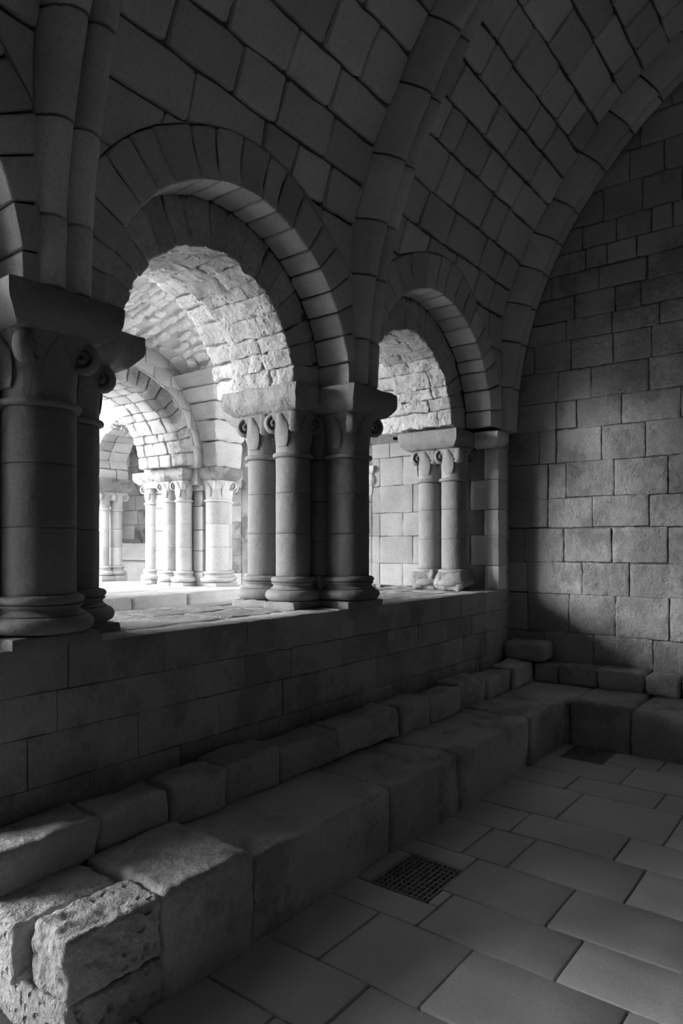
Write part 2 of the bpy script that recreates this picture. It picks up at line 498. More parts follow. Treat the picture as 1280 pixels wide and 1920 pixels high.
# ------------------------------------------------------------------ vault ribs
def rib_profile(w=0.13):
    pts = [(-w, 0.12), (-w, -0.050), (-w + 0.008, -0.058)]
    for cx in (-0.061, 0.061):
        for i in range(11):
            a = PI - PI * i / 10
            pts.append((cx + 0.056 * math.cos(a), -0.068 - 0.078 * math.sin(a)))
    pts += [(w - 0.008, -0.058), (w, -0.050), (w, 0.12)]
    return pts
def rib_piece(xr, t0, t1, seed, prof):
    n = 5; V, Fc = [], []
    off = Vector((seed, seed * 2.1, 0))
    e = 0.0022
    ts = [t0 + e] + [t0 + e + 0.008 / R_RIB] + [t0 + (t1 - t0) * i / n for i in range(1, n)] + [t1 - e - 0.008 / R_RIB, t1 - e]
    m = len(prof)
    dx = (noise.noise(off) * 0.006)
    for ti, t in enumerate(ts):
        sh = 0.985 if ti in (0, len(ts) - 1) else 1.0
        for (px, d) in prof:
            R = R_WEB - 0.055 + d * (1.0 if sh == 1.0 else 0.97)
            P = Vector((xr + dx + px * sh, RC_Y + R * math.cos(t), RC_Z + R * math.sin(t)))
            P += noise.noise_vector(P * 9 + off) * 0.004
            V.append(tuple(P))
    for k in range(len(ts) - 1):
        for i in range(m):
            j = (i + 1) % m
            Fc.append((k * m + i, k * m + j, (k + 1) * m + j, (k + 1) * m + i))
    Fc.append(tuple(range(m))); Fc.append(tuple(range((len(ts) - 1) * m, len(ts) * m)))
    return fixn((V, Fc))
rib_lab = ['moulded stone vault rib rising at the left above the nearest pier', 'moulded stone vault rib rising between the two round arches', 'dark moulded rib following the vault along the end wall']
for i, xr in enumerate(RIBX):
    t = thing('vault_rib', rib_lab[i], 'rib', (xr, RC_Y + R_RIB, RC_Z), 'ribs of the room vault')
    a = 0.0 if i < 2 else 0.0
    prof = rib_profile(0.13)
    while a < 1.45:
        st = rnd.uniform(0.075, 0.125)
        obj('rib_stone', rib_piece(xr, a, a + st, rnd.random() * 40, prof), 'vault', t, smooth=True, sharp=50)
        a += st
    # the far haunch of the rib, behind the viewer
    obj('rib_haunch', rib_piece(xr, a, PI, 3.0, prof), 'vault', t, smooth=True, sharp=50)

# ------------------------------------------------------------------ arches
def arch(label, xc, zs, r0, r1, y0, y1, n, mat, depth=(1,), amp=0.006, bev=0.012, mortar=True, follow=False, lo=0.0, hi=PI, plane='x', res=(3, 3, 3), amp2=0.0, name='stone_arch', group=None, gap=0.0035, bed='joint', front=None, jit=0.006):
    """ring of voussoirs; plane 'x': arch runs along x and depth along y; plane 'y': arch runs along y, depth along x"""
    loc = (xc, (y0 + y1) / 2, zs) if plane == 'x' else ((y0 + y1) / 2, xc, zs)
    t = thing(name, label, 'arch', loc, group or ('round arches of the room arcade' if plane == 'x' and y0 < 5 else 'arches of the cloister'))
    rm = (r0 + r1) / 2
    def fn(u, v, w):
        a = u / rm
        x, z, y = xc - v * math.cos(a), zs + v * math.sin(a), w
        if follow: y += web_y(z) - YW
        return (x, y, z) if plane == 'x' else (y, x, z)
    if mortar:
        obj('mortar_bed', rbox((lo * rm + 0.004, hi * rm - 0.004), (r0 + 0.02, r1 - 0.02), (y0 + 0.02, y1 - 0.02), fn, bev=0.004, n=(40, 1, 1), amp=0), bed, t)
    ang = [lo + (hi - lo) * i / n for i in range(n + 1)]
    ang = [ang[0]] + [a + rnd.uniform(-0.2, 0.2) * (hi - lo) / n for a in ang[1:-1]] + [ang[-1]]
    for ci, (a, b) in enumerate(zip(ang[:-1], ang[1:])):
        ysp = [y0]
        for d in depth: ysp.append(ysp[-1] + (y1 - y0) * d / sum(depth))
        ysp = [ysp[0]] + [q + rnd.uniform(-0.35, 0.35) * (y1 - y0) / len(depth) for q in ysp[1:-1]] + [ysp[-1]]
        for k in range(len(ysp) - 1):
            g = gap
            rr = rnd.uniform(-jit, jit * 0.7)
            obj('voussoir', rbox((a * rm + g, b * rm - g), (r0 + rr, r1 - rnd.uniform(0, 0.008)), (ysp[k] + (g if k else rnd.uniform(-0.004, 0.004)), ysp[k + 1] - g), fn,
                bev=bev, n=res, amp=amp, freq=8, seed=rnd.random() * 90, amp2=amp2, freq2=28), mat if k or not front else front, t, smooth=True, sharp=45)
    return t
for key, who in (('mid', 'above the wide middle opening'), ('end', 'above the small opening by the end wall'), ('door', 'over the doorway at the left edge')):
    xc, ro, ri, zs = BAYS[key]
    arch('outer round arch ring of long voussoirs ' + who, xc, zs, ro, ro + RING, YW - 0.006, YI0 + 0.01, 19 if key != 'door' else 23, 'ashlar', bev=0.016, follow=True, res=(4, 3, 3), jit=0.002, amp=0.005, gap=0.0045)
    arch('inner round arch with rough sunlit underside ' + who, xc, zs, ri, ro + 0.02, YI0 + 0.012, YI1, 17, 'rough', depth=(0.42, 0.58), bev=0.010, amp=0.016, res=(7, 3, 12), amp2=0.012, gap=0.001, bed='mortar')
    arch('cloister side arch ring behind the opening ' + who, xc, zs, ri + 0.07, ro + 0.2, YI1 + 0.005, YB + 0.03, 17, 'rough', amp=0.014, bev=0.03, amp2=0.010, res=(5, 4, 6), gap=0.001, bed='mortar')

# ------------------------------------------------------------------ columns, capitals, abaci
def sqr(theta, s):
    """radius of a rounded square of half size s at angle theta"""
    c, d = abs(math.cos(theta)), abs(math.sin(theta))
    p = 7.0
    return s / ((c ** p + d ** p) ** (1 / p))

def bell(cx, cy, z0, z1, r, s, seed, amp=0.004):
    n, m = 56, 16; V, Fc = [], []
    off = Vector((seed, 0, seed * 1.7))
    for k in range(m + 1):
        t = k / m
        w = t ** 1.7
        fl = 0.06 * t + 0.94 * t ** 2.6
        for i in range(n):
            a = 2 * PI * i / n
            rr = r * (1 - fl) + (sqr(a, s) * (1 - w) * 0 + (s * (1 - w) + sqr(a, s) * w)) * fl
            # upright ridges at the corners, hollow faces
            rr *= 1 - 0.10 * math.sin(PI * min(t * 1.1, 1)) * (0.5 + 0.5 * math.cos(4 * a)) * t
            P = Vector((cx + rr * math.cos(a), cy + rr * math.sin(a), z0 + (z1 - z0) * t))
            P += noise.noise_vector(P * 14 + off) * amp
            V.append(tuple(P))
    for k in range(m):
        for i in range(n):
            j = (i + 1) % n
            Fc.append((k * n + i, k * n + j, (k + 1) * n + j, (k + 1) * n + i))
    Fc.append(tuple(reversed(range(n)))); Fc.append(tuple(range(m * n, (m + 1) * n)))
    return fixn((V, Fc))

def volute(cx, cy, z1, s, ang, size, turn):
    """scroll curling under a corner of the abacus"""
    d = Vector((math.cos(ang), math.sin(ang), 0)); side = Vector((-d.y, d.x, 0))
    c = Vector((cx, cy, z1 - size * 1.15)) + d * (s * 1.30 - size * 0.75)
    pts, rads = [], []
    # stalk coming up the bell
    st = Vector((cx, cy, z1 - 0.20)) + d * (s * 0.70)
    for k in range(5):
        q = k / 5
        e = c + d * (-size * 0.35) + Vector((0, 0, size))
        p = st.lerp(e, q) + d * (-0.02 * math.sin(PI * q))
        pts.append(p); rads.append((0.020 + 0.012 * q, 0.010 + 0.006 * q))
    for k in range(26):
        a = PI * 0.60 - k * 0.42
        rr = size * (1.0 - 0.92 * k / 25)
        pts.append(c + d * (rr * math.cos(a)) + Vector((0, 0, rr * math.sin(a))))
        rads.append((0.036 + 0.008 * k / 25, size * 0.31 * (1 - 0.15 * k / 25)))
    return tube(pts, rads, 8, squash=side)

def leaf(cx, cy, z0, z1, r, s, ang):
    """broad tongue leaf lying on a face of the bell, with a small knob"""
    d = Vector((math.cos(ang), math.sin(ang), 0)); side = Vector((-d.y, d.x, 0))
    pts, rads = [], []
    for k in range(9):
        t = 0.15 + 0.8 * k / 8
        fl = 0.06 * t + 0.94 * t ** 2.6
        rr = r * (1 - fl) + s * 0.93 * fl
        pts.append(Vector((cx, cy, z0 + (z1 - z0) * t)) + d * rr)
        rads.append((0.060 * math.sin(PI * (0.25 + 0.62 * k / 8)), 0.008 + 0.014 * (k / 8) ** 2))
    return tube(pts, rads, 8, squash=side)

def base_geo(cx, cy, z0, r, seed=0.0, h=0.165, amp=0.002):
    pr = []
    for i in range(9):
        a = -PI / 2 + PI * i / 8
        pr.append((r + 0.035 + 0.038 * math.cos(a), z0 + 0.040 + 0.036 * math.sin(a)))
    pr.append((r + 0.040, z0 + 0.080))
    for i in range(1, 6):
        a = PI * i / 6
        pr.append((r + 0.040 - 0.024 * math.sin(a), z0 + 0.080 + 0.042 * i / 6))
    pr.append((r + 0.030, z0 + 0.122))
    for i in range(7):
        a = -PI / 2 + PI * i / 6
        pr.append((r + 0.014 + 0.020 * math.cos(a), z0 + 0.142 + 0.018 * math.sin(a)))
    pr.append((r, z0 + h))
    return lathe(cx, cy, pr, 44, amp, seed)

def abacus_geo(x0, x1, y0, y1, z0, z1, grow, seed, amp=0.005, n=6):
    """moulded slab: cavetto below, upright fascia above; x0..y1 are the top edges"""
    levels = []
    for i in range(6):
        t = i / 5
        levels.append((grow * (1 - math.sin(t * PI / 2)) , z0 + (z1 - z0) * 0.55 * t))
    levels += [(grow * 0.0 - 0.0, z0 + (z1 - z0) * 0.58), (0.0, z1 - 0.008), (0.008, z1)]
    V, Fc = [], []
    off = Vector((seed, seed, 0))
    m = 4 * n
    for ins, z in levels:
        a0, a1, b0, b1 = x0 + ins, x1 - ins, y0 + ins, y1 - ins
        ring = [(a0 + (a1 - a0) * i / n, b0) for i in range(n)] + [(a1, b0 + (b1 - b0) * i / n) for i in range(n)] + \
               [(a1 - (a1 - a0) * i / n, b1) for i in range(n)] + [(a0, b1 - (b1 - b0) * i / n) for i in range(n)]
        for x, y in ring:
            P = Vector((x, y, z)); P += noise.noise_vector(P * 12 + off) * amp
            V.append(tuple(P))
    for k in range(len(levels) - 1):
        for i in range(m):
            j = (i + 1) % m
            Fc.append((k * m + i, k * m + j, (k + 1) * m + j, (k + 1) * m + i))
    Fc.append(tuple(reversed(range(m)))); Fc.append(tuple(range((len(levels) - 1) * m, len(levels) * m)))
    return fixn((V, Fc))

def column(t, cx, cy, r, zb, zt, s, drums, vol=(0, 1, 2, 3), leaves=(0, 1, 2, 3), mats=('column', 'capital'), plinth=None, seed=0.0, detail=True, base=True, amp=0.0022):
    """base + drums + necking ring + carved capital, all parts of thing t; zb = underside of base, zt = underside of abacus"""
    cm, km = mats
    if base:
        obj('column_base', base_geo(cx, cy, zb, r, seed), cm, t, smooth=True, sharp=50)
        z0 = zb + 0.165
    else:
        z0 = zb
    zc = zt - 0.30
    js = [z0] + [z0 + (zc - z0) * d for d in drums] + [zc]
    for a, b in zip(js[:-1], js[1:]):
        pr = [(r - 0.003, a + 0.0006), (r, a + 0.004)] + [(r, a + (b - a) * k / 8) for k in range(1, 8)] + [(r, b - 0.004), (r - 0.003, b - 0.0006)]
        obj('shaft_drum', lathe(cx, cy, pr, 44, amp, seed + a), cm, t, smooth=True, sharp=50)
    pr = [(r - 0.004, zc)] + [(r + 0.006 + 0.016 * math.cos(-PI / 2 + PI * i / 6), zc + 0.016 + 0.016 * math.sin(-PI / 2 + PI * i / 6)) for i in range(7)] + [(r - 0.004, zc + 0.033)]
    obj('necking_ring', lathe(cx, cy, pr, 44, amp * 1.3, seed + 4), cm, t, smooth=True, sharp=50)
    c = obj('capital', bell(cx, cy, zc + 0.03, zt, r * 0.99, s, seed), km, t, smooth=True, sharp=60)
    if detail:
        for q in vol:
            obj('volute', volute(cx, cy, zt, s, PI / 4 + q * PI / 2, 0.064, 1), km, c, smooth=True, sharp=60)
        for q in leaves:
            obj('leaf', leaf(cx, cy, zc + 0.03, zt, r, s, q * PI / 2), km, c, smooth=True, sharp=60)

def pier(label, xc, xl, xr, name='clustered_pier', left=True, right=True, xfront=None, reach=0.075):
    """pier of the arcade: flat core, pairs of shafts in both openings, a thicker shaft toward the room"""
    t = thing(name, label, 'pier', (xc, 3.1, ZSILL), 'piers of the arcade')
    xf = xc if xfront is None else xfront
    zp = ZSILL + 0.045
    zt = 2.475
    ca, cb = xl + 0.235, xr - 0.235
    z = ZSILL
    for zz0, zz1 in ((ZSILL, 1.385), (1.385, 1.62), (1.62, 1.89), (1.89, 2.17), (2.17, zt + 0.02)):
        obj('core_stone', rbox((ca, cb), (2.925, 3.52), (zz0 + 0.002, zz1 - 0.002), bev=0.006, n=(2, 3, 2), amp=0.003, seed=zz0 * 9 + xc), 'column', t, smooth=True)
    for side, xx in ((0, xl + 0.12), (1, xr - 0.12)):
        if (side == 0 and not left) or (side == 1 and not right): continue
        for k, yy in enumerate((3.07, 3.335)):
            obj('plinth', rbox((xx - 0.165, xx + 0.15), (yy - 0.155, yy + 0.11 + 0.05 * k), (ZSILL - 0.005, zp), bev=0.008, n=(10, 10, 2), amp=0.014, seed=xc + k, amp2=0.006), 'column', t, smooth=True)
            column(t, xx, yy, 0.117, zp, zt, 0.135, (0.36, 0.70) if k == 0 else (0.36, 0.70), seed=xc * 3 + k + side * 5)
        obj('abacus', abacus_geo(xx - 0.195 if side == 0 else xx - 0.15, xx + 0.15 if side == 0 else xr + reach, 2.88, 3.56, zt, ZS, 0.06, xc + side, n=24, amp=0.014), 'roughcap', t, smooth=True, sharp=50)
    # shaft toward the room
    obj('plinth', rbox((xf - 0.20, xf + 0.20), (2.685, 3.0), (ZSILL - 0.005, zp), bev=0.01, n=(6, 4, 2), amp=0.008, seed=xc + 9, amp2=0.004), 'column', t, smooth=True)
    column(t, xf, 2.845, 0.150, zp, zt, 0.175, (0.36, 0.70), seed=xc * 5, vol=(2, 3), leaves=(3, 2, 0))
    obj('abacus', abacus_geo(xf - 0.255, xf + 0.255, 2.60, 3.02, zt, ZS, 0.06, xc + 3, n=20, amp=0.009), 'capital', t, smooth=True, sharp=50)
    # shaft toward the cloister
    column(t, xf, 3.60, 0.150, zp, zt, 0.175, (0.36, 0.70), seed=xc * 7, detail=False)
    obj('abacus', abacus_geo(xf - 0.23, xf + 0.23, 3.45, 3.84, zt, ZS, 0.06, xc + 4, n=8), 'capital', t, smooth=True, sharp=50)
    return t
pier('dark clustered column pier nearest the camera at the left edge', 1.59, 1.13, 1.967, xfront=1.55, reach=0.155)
pier('clustered column pier standing between the wide arch and the small arch', 3.765, 3.335, 4.13)

# respond against the end wall
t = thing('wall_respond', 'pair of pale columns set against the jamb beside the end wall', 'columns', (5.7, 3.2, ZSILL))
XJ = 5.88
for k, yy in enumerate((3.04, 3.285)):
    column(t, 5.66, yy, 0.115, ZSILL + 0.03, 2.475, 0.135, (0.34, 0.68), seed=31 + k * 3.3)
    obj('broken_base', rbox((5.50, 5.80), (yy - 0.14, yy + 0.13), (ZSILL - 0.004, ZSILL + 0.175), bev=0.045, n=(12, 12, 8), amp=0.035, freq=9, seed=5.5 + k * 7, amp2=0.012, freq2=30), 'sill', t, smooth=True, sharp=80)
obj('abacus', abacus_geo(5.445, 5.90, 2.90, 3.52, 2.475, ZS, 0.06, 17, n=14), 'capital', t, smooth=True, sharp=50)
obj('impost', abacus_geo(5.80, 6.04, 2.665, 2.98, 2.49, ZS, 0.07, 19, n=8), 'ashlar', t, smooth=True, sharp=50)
# jamb stones
jz = [ZSILL, 1.40, 1.68, 1.92, 2.20, 2.49, 2.64]
for i, (za, zb) in enumerate(zip(jz[:-1], jz[1:])):
    cuts = [2.695, 2.84 + 0.14 * (i % 2), 3.12, 3.42 + 0.1 * (i % 2), 3.74 - 0.12 * (i % 2), 4.02, 4.12]
    if i == 5: cuts = [2.98, 3.3, 3.6, 3.9, 4.12]
    for a, b in zip(cuts[:-1], cuts[1:]):
        g = 0.0015
        obj('jamb_stone', rbox((XJ + rnd.uniform(-0.003, 0.003), 6.06), (a + g, b - g), (za + g, zb - g), bev=0.005, n=(2, 6, 6), amp=0.005, seed=rnd.random() * 30, amp2=0.003), 'ashlar' if b < 3.0 else 'jamb', t, smooth=True)
for i, (za, zb) in enumerate(zip((0.50, 0.80, 1.05, 1.32, 1.62, 1.92, 2.22, 2.45), (0.80, 1.05, 1.32, 1.62, 1.92, 2.22, 2.45, 2.66))):
    obj('wall_stone', rbox((5.99 if zb < 1.2 else 6.055, XE + 0.01), (YW + 0.055, YW + 0.16), (za + 0.002, zb - 0.002), bev=0.007, n=(3, 1, 3), amp=0.004, seed=i * 2.3), 'ashlar', wall_left, smooth=True)
# nook shaft with its own capital on the cloister corner of the jamb
t = thing('nook_shaft', 'slender shaft with carved capital on the cloister corner of the jamb', 'column', (5.92, 4.16, ZSILL - 0.2))
column(t, 5.93, 4.17, 0.055, ZSILL - 0.2, 2.34, 0.075, (0.3, 0.6), seed=77, vol=(1, 2), leaves=(2,), mats=('clois', 'clois'))
obj('abacus', abacus_geo(5.83, 6.05, 4.07, 4.29, 2.34, 2.42, 0.03, 5, n=6), 'clois', t, smooth=True)

# ------------------------------------------------------------------ parapet under the arches
t = thing('parapet_wall', 'low stone parapet carrying the columns, its worn top slabs lit from outside', 'wall', (3.5, 3.2, 0))
obj('wall_core', box(1.13, 6.0, YW + 0.018, YB - 0.03, -0.02, ZSILL - 0.05), 'mortar', t)
px = [(1.10, 1.60, 2.10, 2.66, 3.05, 3.48, 3.88, 4.42, 4.82, 5.14, 5.60, 6.0), (1.10, 1.55, 2.30, 2.65, 3.02, 3.51, 4.05, 4.47, 4.91, 5.35, 5.75, 6.0),
      (1.10, 1.42, 1.95, 2.45, 2.95, 3.35, 3.9, 4.3, 4.8, 5.2, 5.62, 6.0), (1.10, 1.7, 2.2, 2.75, 3.2, 3.7, 4.1, 4.6, 5.05, 5.5, 6.0)]
pz = [ZSILL - 0.002, 0.985, 0.81, 0.60, 0.38, 0.0]
px.append((1.10, 1.8, 2.6, 3.4, 4.2, 5.0, 6.0))
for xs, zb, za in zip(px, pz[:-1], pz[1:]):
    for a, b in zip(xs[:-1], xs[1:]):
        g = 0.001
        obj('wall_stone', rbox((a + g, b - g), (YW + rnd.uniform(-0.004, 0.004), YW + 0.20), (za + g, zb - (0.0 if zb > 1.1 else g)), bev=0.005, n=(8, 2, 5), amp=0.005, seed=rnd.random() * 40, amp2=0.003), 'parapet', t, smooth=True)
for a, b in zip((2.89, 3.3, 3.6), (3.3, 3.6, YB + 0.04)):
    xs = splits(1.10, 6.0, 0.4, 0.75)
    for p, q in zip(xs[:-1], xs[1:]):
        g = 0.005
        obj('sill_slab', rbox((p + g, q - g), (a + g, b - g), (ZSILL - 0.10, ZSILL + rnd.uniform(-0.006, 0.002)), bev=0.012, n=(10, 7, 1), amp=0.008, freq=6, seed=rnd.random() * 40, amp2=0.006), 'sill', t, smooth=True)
for za, zb in zip((0.0, 0.30, 0.58, 0.84), (0.30, 0.58, 0.84, ZSILL - 0.10)):
    ys = splits(YW + 0.205, YB + 0.03, 0.3, 0.5)
    for p, q in zip(ys[:-1], ys[1:]):
        obj('wall_stone', rbox((1.10, 1.22), (p + 0.002, q - 0.002), (za + 0.002, zb - 0.002), bev=0.007, n=(1, 4, 4), amp=0.005, seed=rnd.random() * 20), 'parapet', t, smooth=True)
xs = splits(1.10, 6.0, 0.5, 0.8)
for p, q in zip(xs[:-1], xs[1:]):
    obj('sill_foot', rbox((p + 0.005, q - 0.005), (YB - 0.05, YB + 0.03), (0.43, ZSILL - 0.1), bev=0.01, n=(2, 1, 2), amp=0.005), 'clois', t, smooth=True)

# ------------------------------------------------------------------ stone benches
def yb(x): return 1.965 - 0.012 * (x - 1.2)
t = thing('stone_bench', 'broad lower stone bench running under the arcade, end block deeply pitted', 'bench', (3.3, 2.2, 0), 'stone benches around the room')
def bblock(name, x0, x1, y0, y1, z0, z1, mat='bench', n=(12, 10, 8), amp=0.012, amp2=0.006, bev=0.03, rot=0.0, tilt=0.0, parent=None, freq=4.5, f2=22):
    cx, cy = (x0 + x1) / 2, (y0 + y1) / 2
    c, s = math.cos(rot), math.sin(rot)
    def fn(u, v, w):
        a, b = u - cx, v - cy
        return (cx + a * c - b * s, cy + a * s + b * c, w + tilt * a)
    return obj(name, rbox((x0, x1), (y0, y1), (z0, z1), fn, bev=bev, n=n, amp=amp, freq=freq, seed=rnd.random() * 60, amp2=amp2, freq2=f2), mat, parent, smooth=True, sharp=70)
bblock('bench_block', 1.145, 1.505, 1.945, 2.16, 0.165, 0.375, 'pitted', n=(26, 18, 18), amp=0.010, amp2=0.010, bev=0.018, parent=t, freq=7, f2=26)
bblock('bench_block', 1.10, 1.48, 2.185, 2.47, 0.16, 0.365, 'pitted', n=(22, 18, 14), amp=0.010, amp2=0.008, bev=0.014, parent=t, freq=7, f2=26)
bblock('bench_block', 1.15, 1.53, 1.955, 2.47, -0.03, 0.158, 'pitted', n=(20, 20, 12), amp=0.010, amp2=0.008, bev=0.016, parent=t, freq=7, f2=26)
bblock('bench_block', 1.512, 1.945, 1.935, 2.43, -0.03, 0.385, n=(20, 18, 14), bev=0.028, parent=t)
obj('bench_core', rbox((1.13, 5.9), (2.44, 2.695), (-0.02, 0.335), bev=0.01, n=(60, 2, 4), amp=0.008), 'bench', t, smooth=True)
lx = [1.955, 2.95, 3.68, 4.72, 5.44]
for a, b in zip(lx[:-1], lx[1:]):
    bblock('bench_block', a + 0.0005, b - 0.0005, yb((a + b) / 2) + rnd.uniform(-0.006, 0.006), 2.50, -0.03, 0.345 + rnd.uniform(-0.012, 0.012), n=(18, 16, 10), bev=0.022, amp=0.016, parent=t)
t = thing('stone_bench', 'narrow upper tier of worn separate blocks along the parapet foot', 'bench', (3.4, 2.5, 0.34), 'stone benches around the room')
ux = [1.10, 1.575, 1.92, 2.26, 2.635, 3.13, 3.77, 4.14, 4.60, 5.04, 5.53, 6.03]
for i, (a, b) in enumerate(zip(ux[:-1], ux[1:])):
    bblock('bench_block', a + 0.006, b - 0.006, 2.415 + rnd.uniform(-0.02, 0.02), 2.62 + rnd.uniform(-0.02, 0.05), 0.345, 0.525 + rnd.uniform(-0.015, 0.02), n=(16, 10, 8), bev=0.02, amp=0.024, parent=t,
           rot=rnd.uniform(-0.03, 0.03), tilt=rnd.uniform(-0.02, 0.02))
obj('rubble_fill', rbox((1.15, 6.2), (2.48, 2.72), (0.345, 0.47), bev=0.02, n=(120, 8, 3), amp=0.03, freq=7, amp2=0.014, freq2=20), 'bench', t, smooth=True, sharp=80)
t = thing('stone_bench', 'broad lower stone bench along the foot of the end wall', 'bench', (5.8, 1.0, 0), 'stone benches around the room')
ey = [2.52, 1.885, 1.42, 0.95, 0.45, -0.1, -0.6, -1.2, -1.8]
for a, b in zip(ey[:-1], ey[1:]):
    bblock('bench_block', 5.43 + rnd.uniform(-0.008, 0.008), 6.10, b + 0.003, a - 0.003, -0.03, 0.35 + rnd.uniform(-0.01, 0.01), n=(14, 14, 10), bev=0.03, parent=t)
t = thing('stone_bench', 'narrow upper tier of squared blocks along the end wall', 'bench', (6.1, 1.0, 0.34), 'stone benches around the room')
ey = [2.42, 2.20, 1.855, 1.47, 1.19, 0.8, 0.4, 0.0, -0.5, -1.0, -1.6]
for a, b in zip(ey[:-1], ey[1:]):
    bblock('bench_block', 6.03 + rnd.uniform(-0.012, 0.012), 6.26, b + 0.005, a - 0.005, 0.345, 0.52 + rnd.uniform(-0.012, 0.012), n=(6, 12, 8), bev=0.025, amp=0.014, parent=t)
tag(bblock('loose_block', 5.95, 6.235, 2.30, 2.69, 0.535, 0.70, 'bench', n=(12, 12, 8), bev=0.035, amp=0.014),
    'squared stone block resting in the corner on the upper bench', 'block')

# ------------------------------------------------------------------ drain grates
def grate(label, x0, x1, y0, y1, nx, ny):
    t = thing('drain_grate', label, 'grate', ((x0 + x1) / 2, (y0 + y1) / 2, -0.03), 'iron floor grates')
    e = 0.006
    obj('drain_pit', merge(box(x0 - 0.01, x0, y0, y1, -0.42, -0.034), box(x1, x1 + 0.01, y0, y1, -0.42, -0.034), box(x0, x1, y0 - 0.01, y0, -0.42, -0.034), box(x0, x1, y1, y1 + 0.01, -0.42, -0.034), box(x0, x1, y0, y1, -0.42, -0.41)), 'pit', t)
    obj('frame', merge(rbox((x0, x1), (y0, y0 + e), (-0.034, -0.002), bev=0.001, amp=0), rbox((x0, x1), (y1 - e, y1), (-0.034, -0.002), bev=0.001, amp=0),
                       rbox((x0, x0 + e), (y0, y1), (-0.034, -0.002), bev=0.001, amp=0), rbox((x1 - e, x1), (y0, y1), (-0.034, -0.002), bev=0.001, amp=0)), 'iron', t)
    for i in range(1, nx):
        x = x0 + (x1 - x0) * i / nx
        obj('bar', rbox((x - 0.0024, x + 0.0024), (y0, y1), (-0.032, -0.003), bev=0.0007, amp=0), 'iron', t)
    for i in range(1, ny):
        y = y0 + (y1 - y0) * i / ny
        obj('bar', rbox((x0, x1), (y - 0.0024, y + 0.0024), (-0.032, -0.003), bev=0.0007, amp=0), 'iron', t)
grate('square iron floor grate sunk in the paving beside the long bench', 2.655, 3.015, 1.565, 1.865, 10, 11)
grate('dark iron floor grate in the corner where the two benches meet', 5.085, 5.405, 1.535, 1.835, 10, 10)

# ------------------------------------------------------------------ the rest of the room, behind the viewer
wall_back = obj('wall_back', box(-5.2, XE + 0.3, -4.5, RC_Y - R_WEB + 0.1, -0.1, 3.2), 'backwall')
tag(wall_back, 'plain stone wall behind the viewer', 'wall', kind='structure')
wall_near = obj('wall_near', box(-5.5, -5.2, -4.5, 3.8, -0.1, 6.6), 'backwall')
tag(wall_near, 'plain stone wall at the near end of the room', 'wall', kind='structure')

# ------------------------------------------------------------------ cloister gallery beyond the arches
GY0, GY1, GXC, GB, GH, GZ = YB, 7.30, 5.10, 1.60, 1.55, 2.68
ZL = 1.0
gallery_floor = obj('gallery_floor', merge(box(-12.2, 10.4, 3.70, 6.9, -0.3, 0.45)), 'ground')
tag(gallery_floor, 'pale stone floor of the cloister walk', 'floor', kind='structure')
def zA(y):
    d = 1 - ((y - (GY0 + GY1) / 2) / ((GY1 - GY0) / 2 + 0.02)) ** 2
    return GZ + (GH + 0.12) * math.sqrt(max(d, 0))
def zB(x, y):
    k = (x - GXC) / (2 * GB); q = (k - math.floor(k + 0.5)) * 2
    d = 1 - q * q
    return GZ + GH * math.sqrt(max(d, 0)) + 0.20 * max(0.0, min(GY1 - y, (GY1 - GY0) / 2)) * max(d, 0) ** 0.5
def gvault(x, y): return max(zA(y), zB(x, y))
nx, ny = 80, 40
V, Fc = [], []
gx0, gx1 = 3.3, 9.9
for i in range(nx + 1):
    for j in range(ny + 1):
        x = gx0 + (gx1 - gx0) * i / nx; y = GY0 + (GY1 + 0.14 - GY0) * j / ny
        V.append((x, y, gvault(x, min(y, GY1)) + 0.02))
for i in range(nx):
    for j in range(ny):
        a = i * (ny + 1) + j
        Fc.append((a, a + 1, a + ny + 2, a + ny + 1))
gallery_ceiling = obj('ceiling', merge((V, Fc), box(-12.2, 10.4, 3.6, 8.4, 4.75, 4.9)), 'lime', smooth=True)  # roof box extended over the unseen left walk to hold back high sky
tag(gallery_ceiling, 'rubble groin vault of the cloister walk seen through the wide arch', 'ceiling', kind='structure')
# rubble stones: the cell above the cloister arch (courses run toward the viewer)
def cell_map(u, v, w):
    # u: y, v: angle on the half ellipse measured from the pier side, w: depth outward
    x = GXC + GB * math.cos(v); y = u
    z = zB(x, y)
    nxn, nzn = math.cos(v) / GB, math.sin(v) / GH
    l = math.hypot(nxn, nzn)
    return (x + w * nxn / l, y, z + w * nzn / l)
v = 0.10
row = 0
while v < 2.35:
    dv = rnd.uniform(0.075, 0.125)
    y = 7.44 - rnd.uniform(0.0, 0.05)
    while y > 5.5:
        ln = rnd.uniform(0.13, 0.36)
        c = cell_map(y - ln / 2, v + dv / 2, 0)
        if zB(c[0], c[1]) > zA(c[1]) - 0.03 and rnd.random() < 0.93:
            sk = rnd.uniform(-0.02, 0.02)
            obj('rubble_stone', rbox((y - ln + 0.016, y - 0.016), (v + 0.014, v + dv - 0.010), (-rnd.uniform(0.004, 0.03), 0.10),
                lambda a, b, w, y0=y, s=sk: cell_map(a, b + s * (a - y0), w), bev=0.028, n=(5, 4, 1), amp=0.035, freq=8, seed=rnd.random() * 60, amp2=0.010), 'rubble', gallery_ceiling, smooth=True)
        y -= ln
    v += dv; row += 1
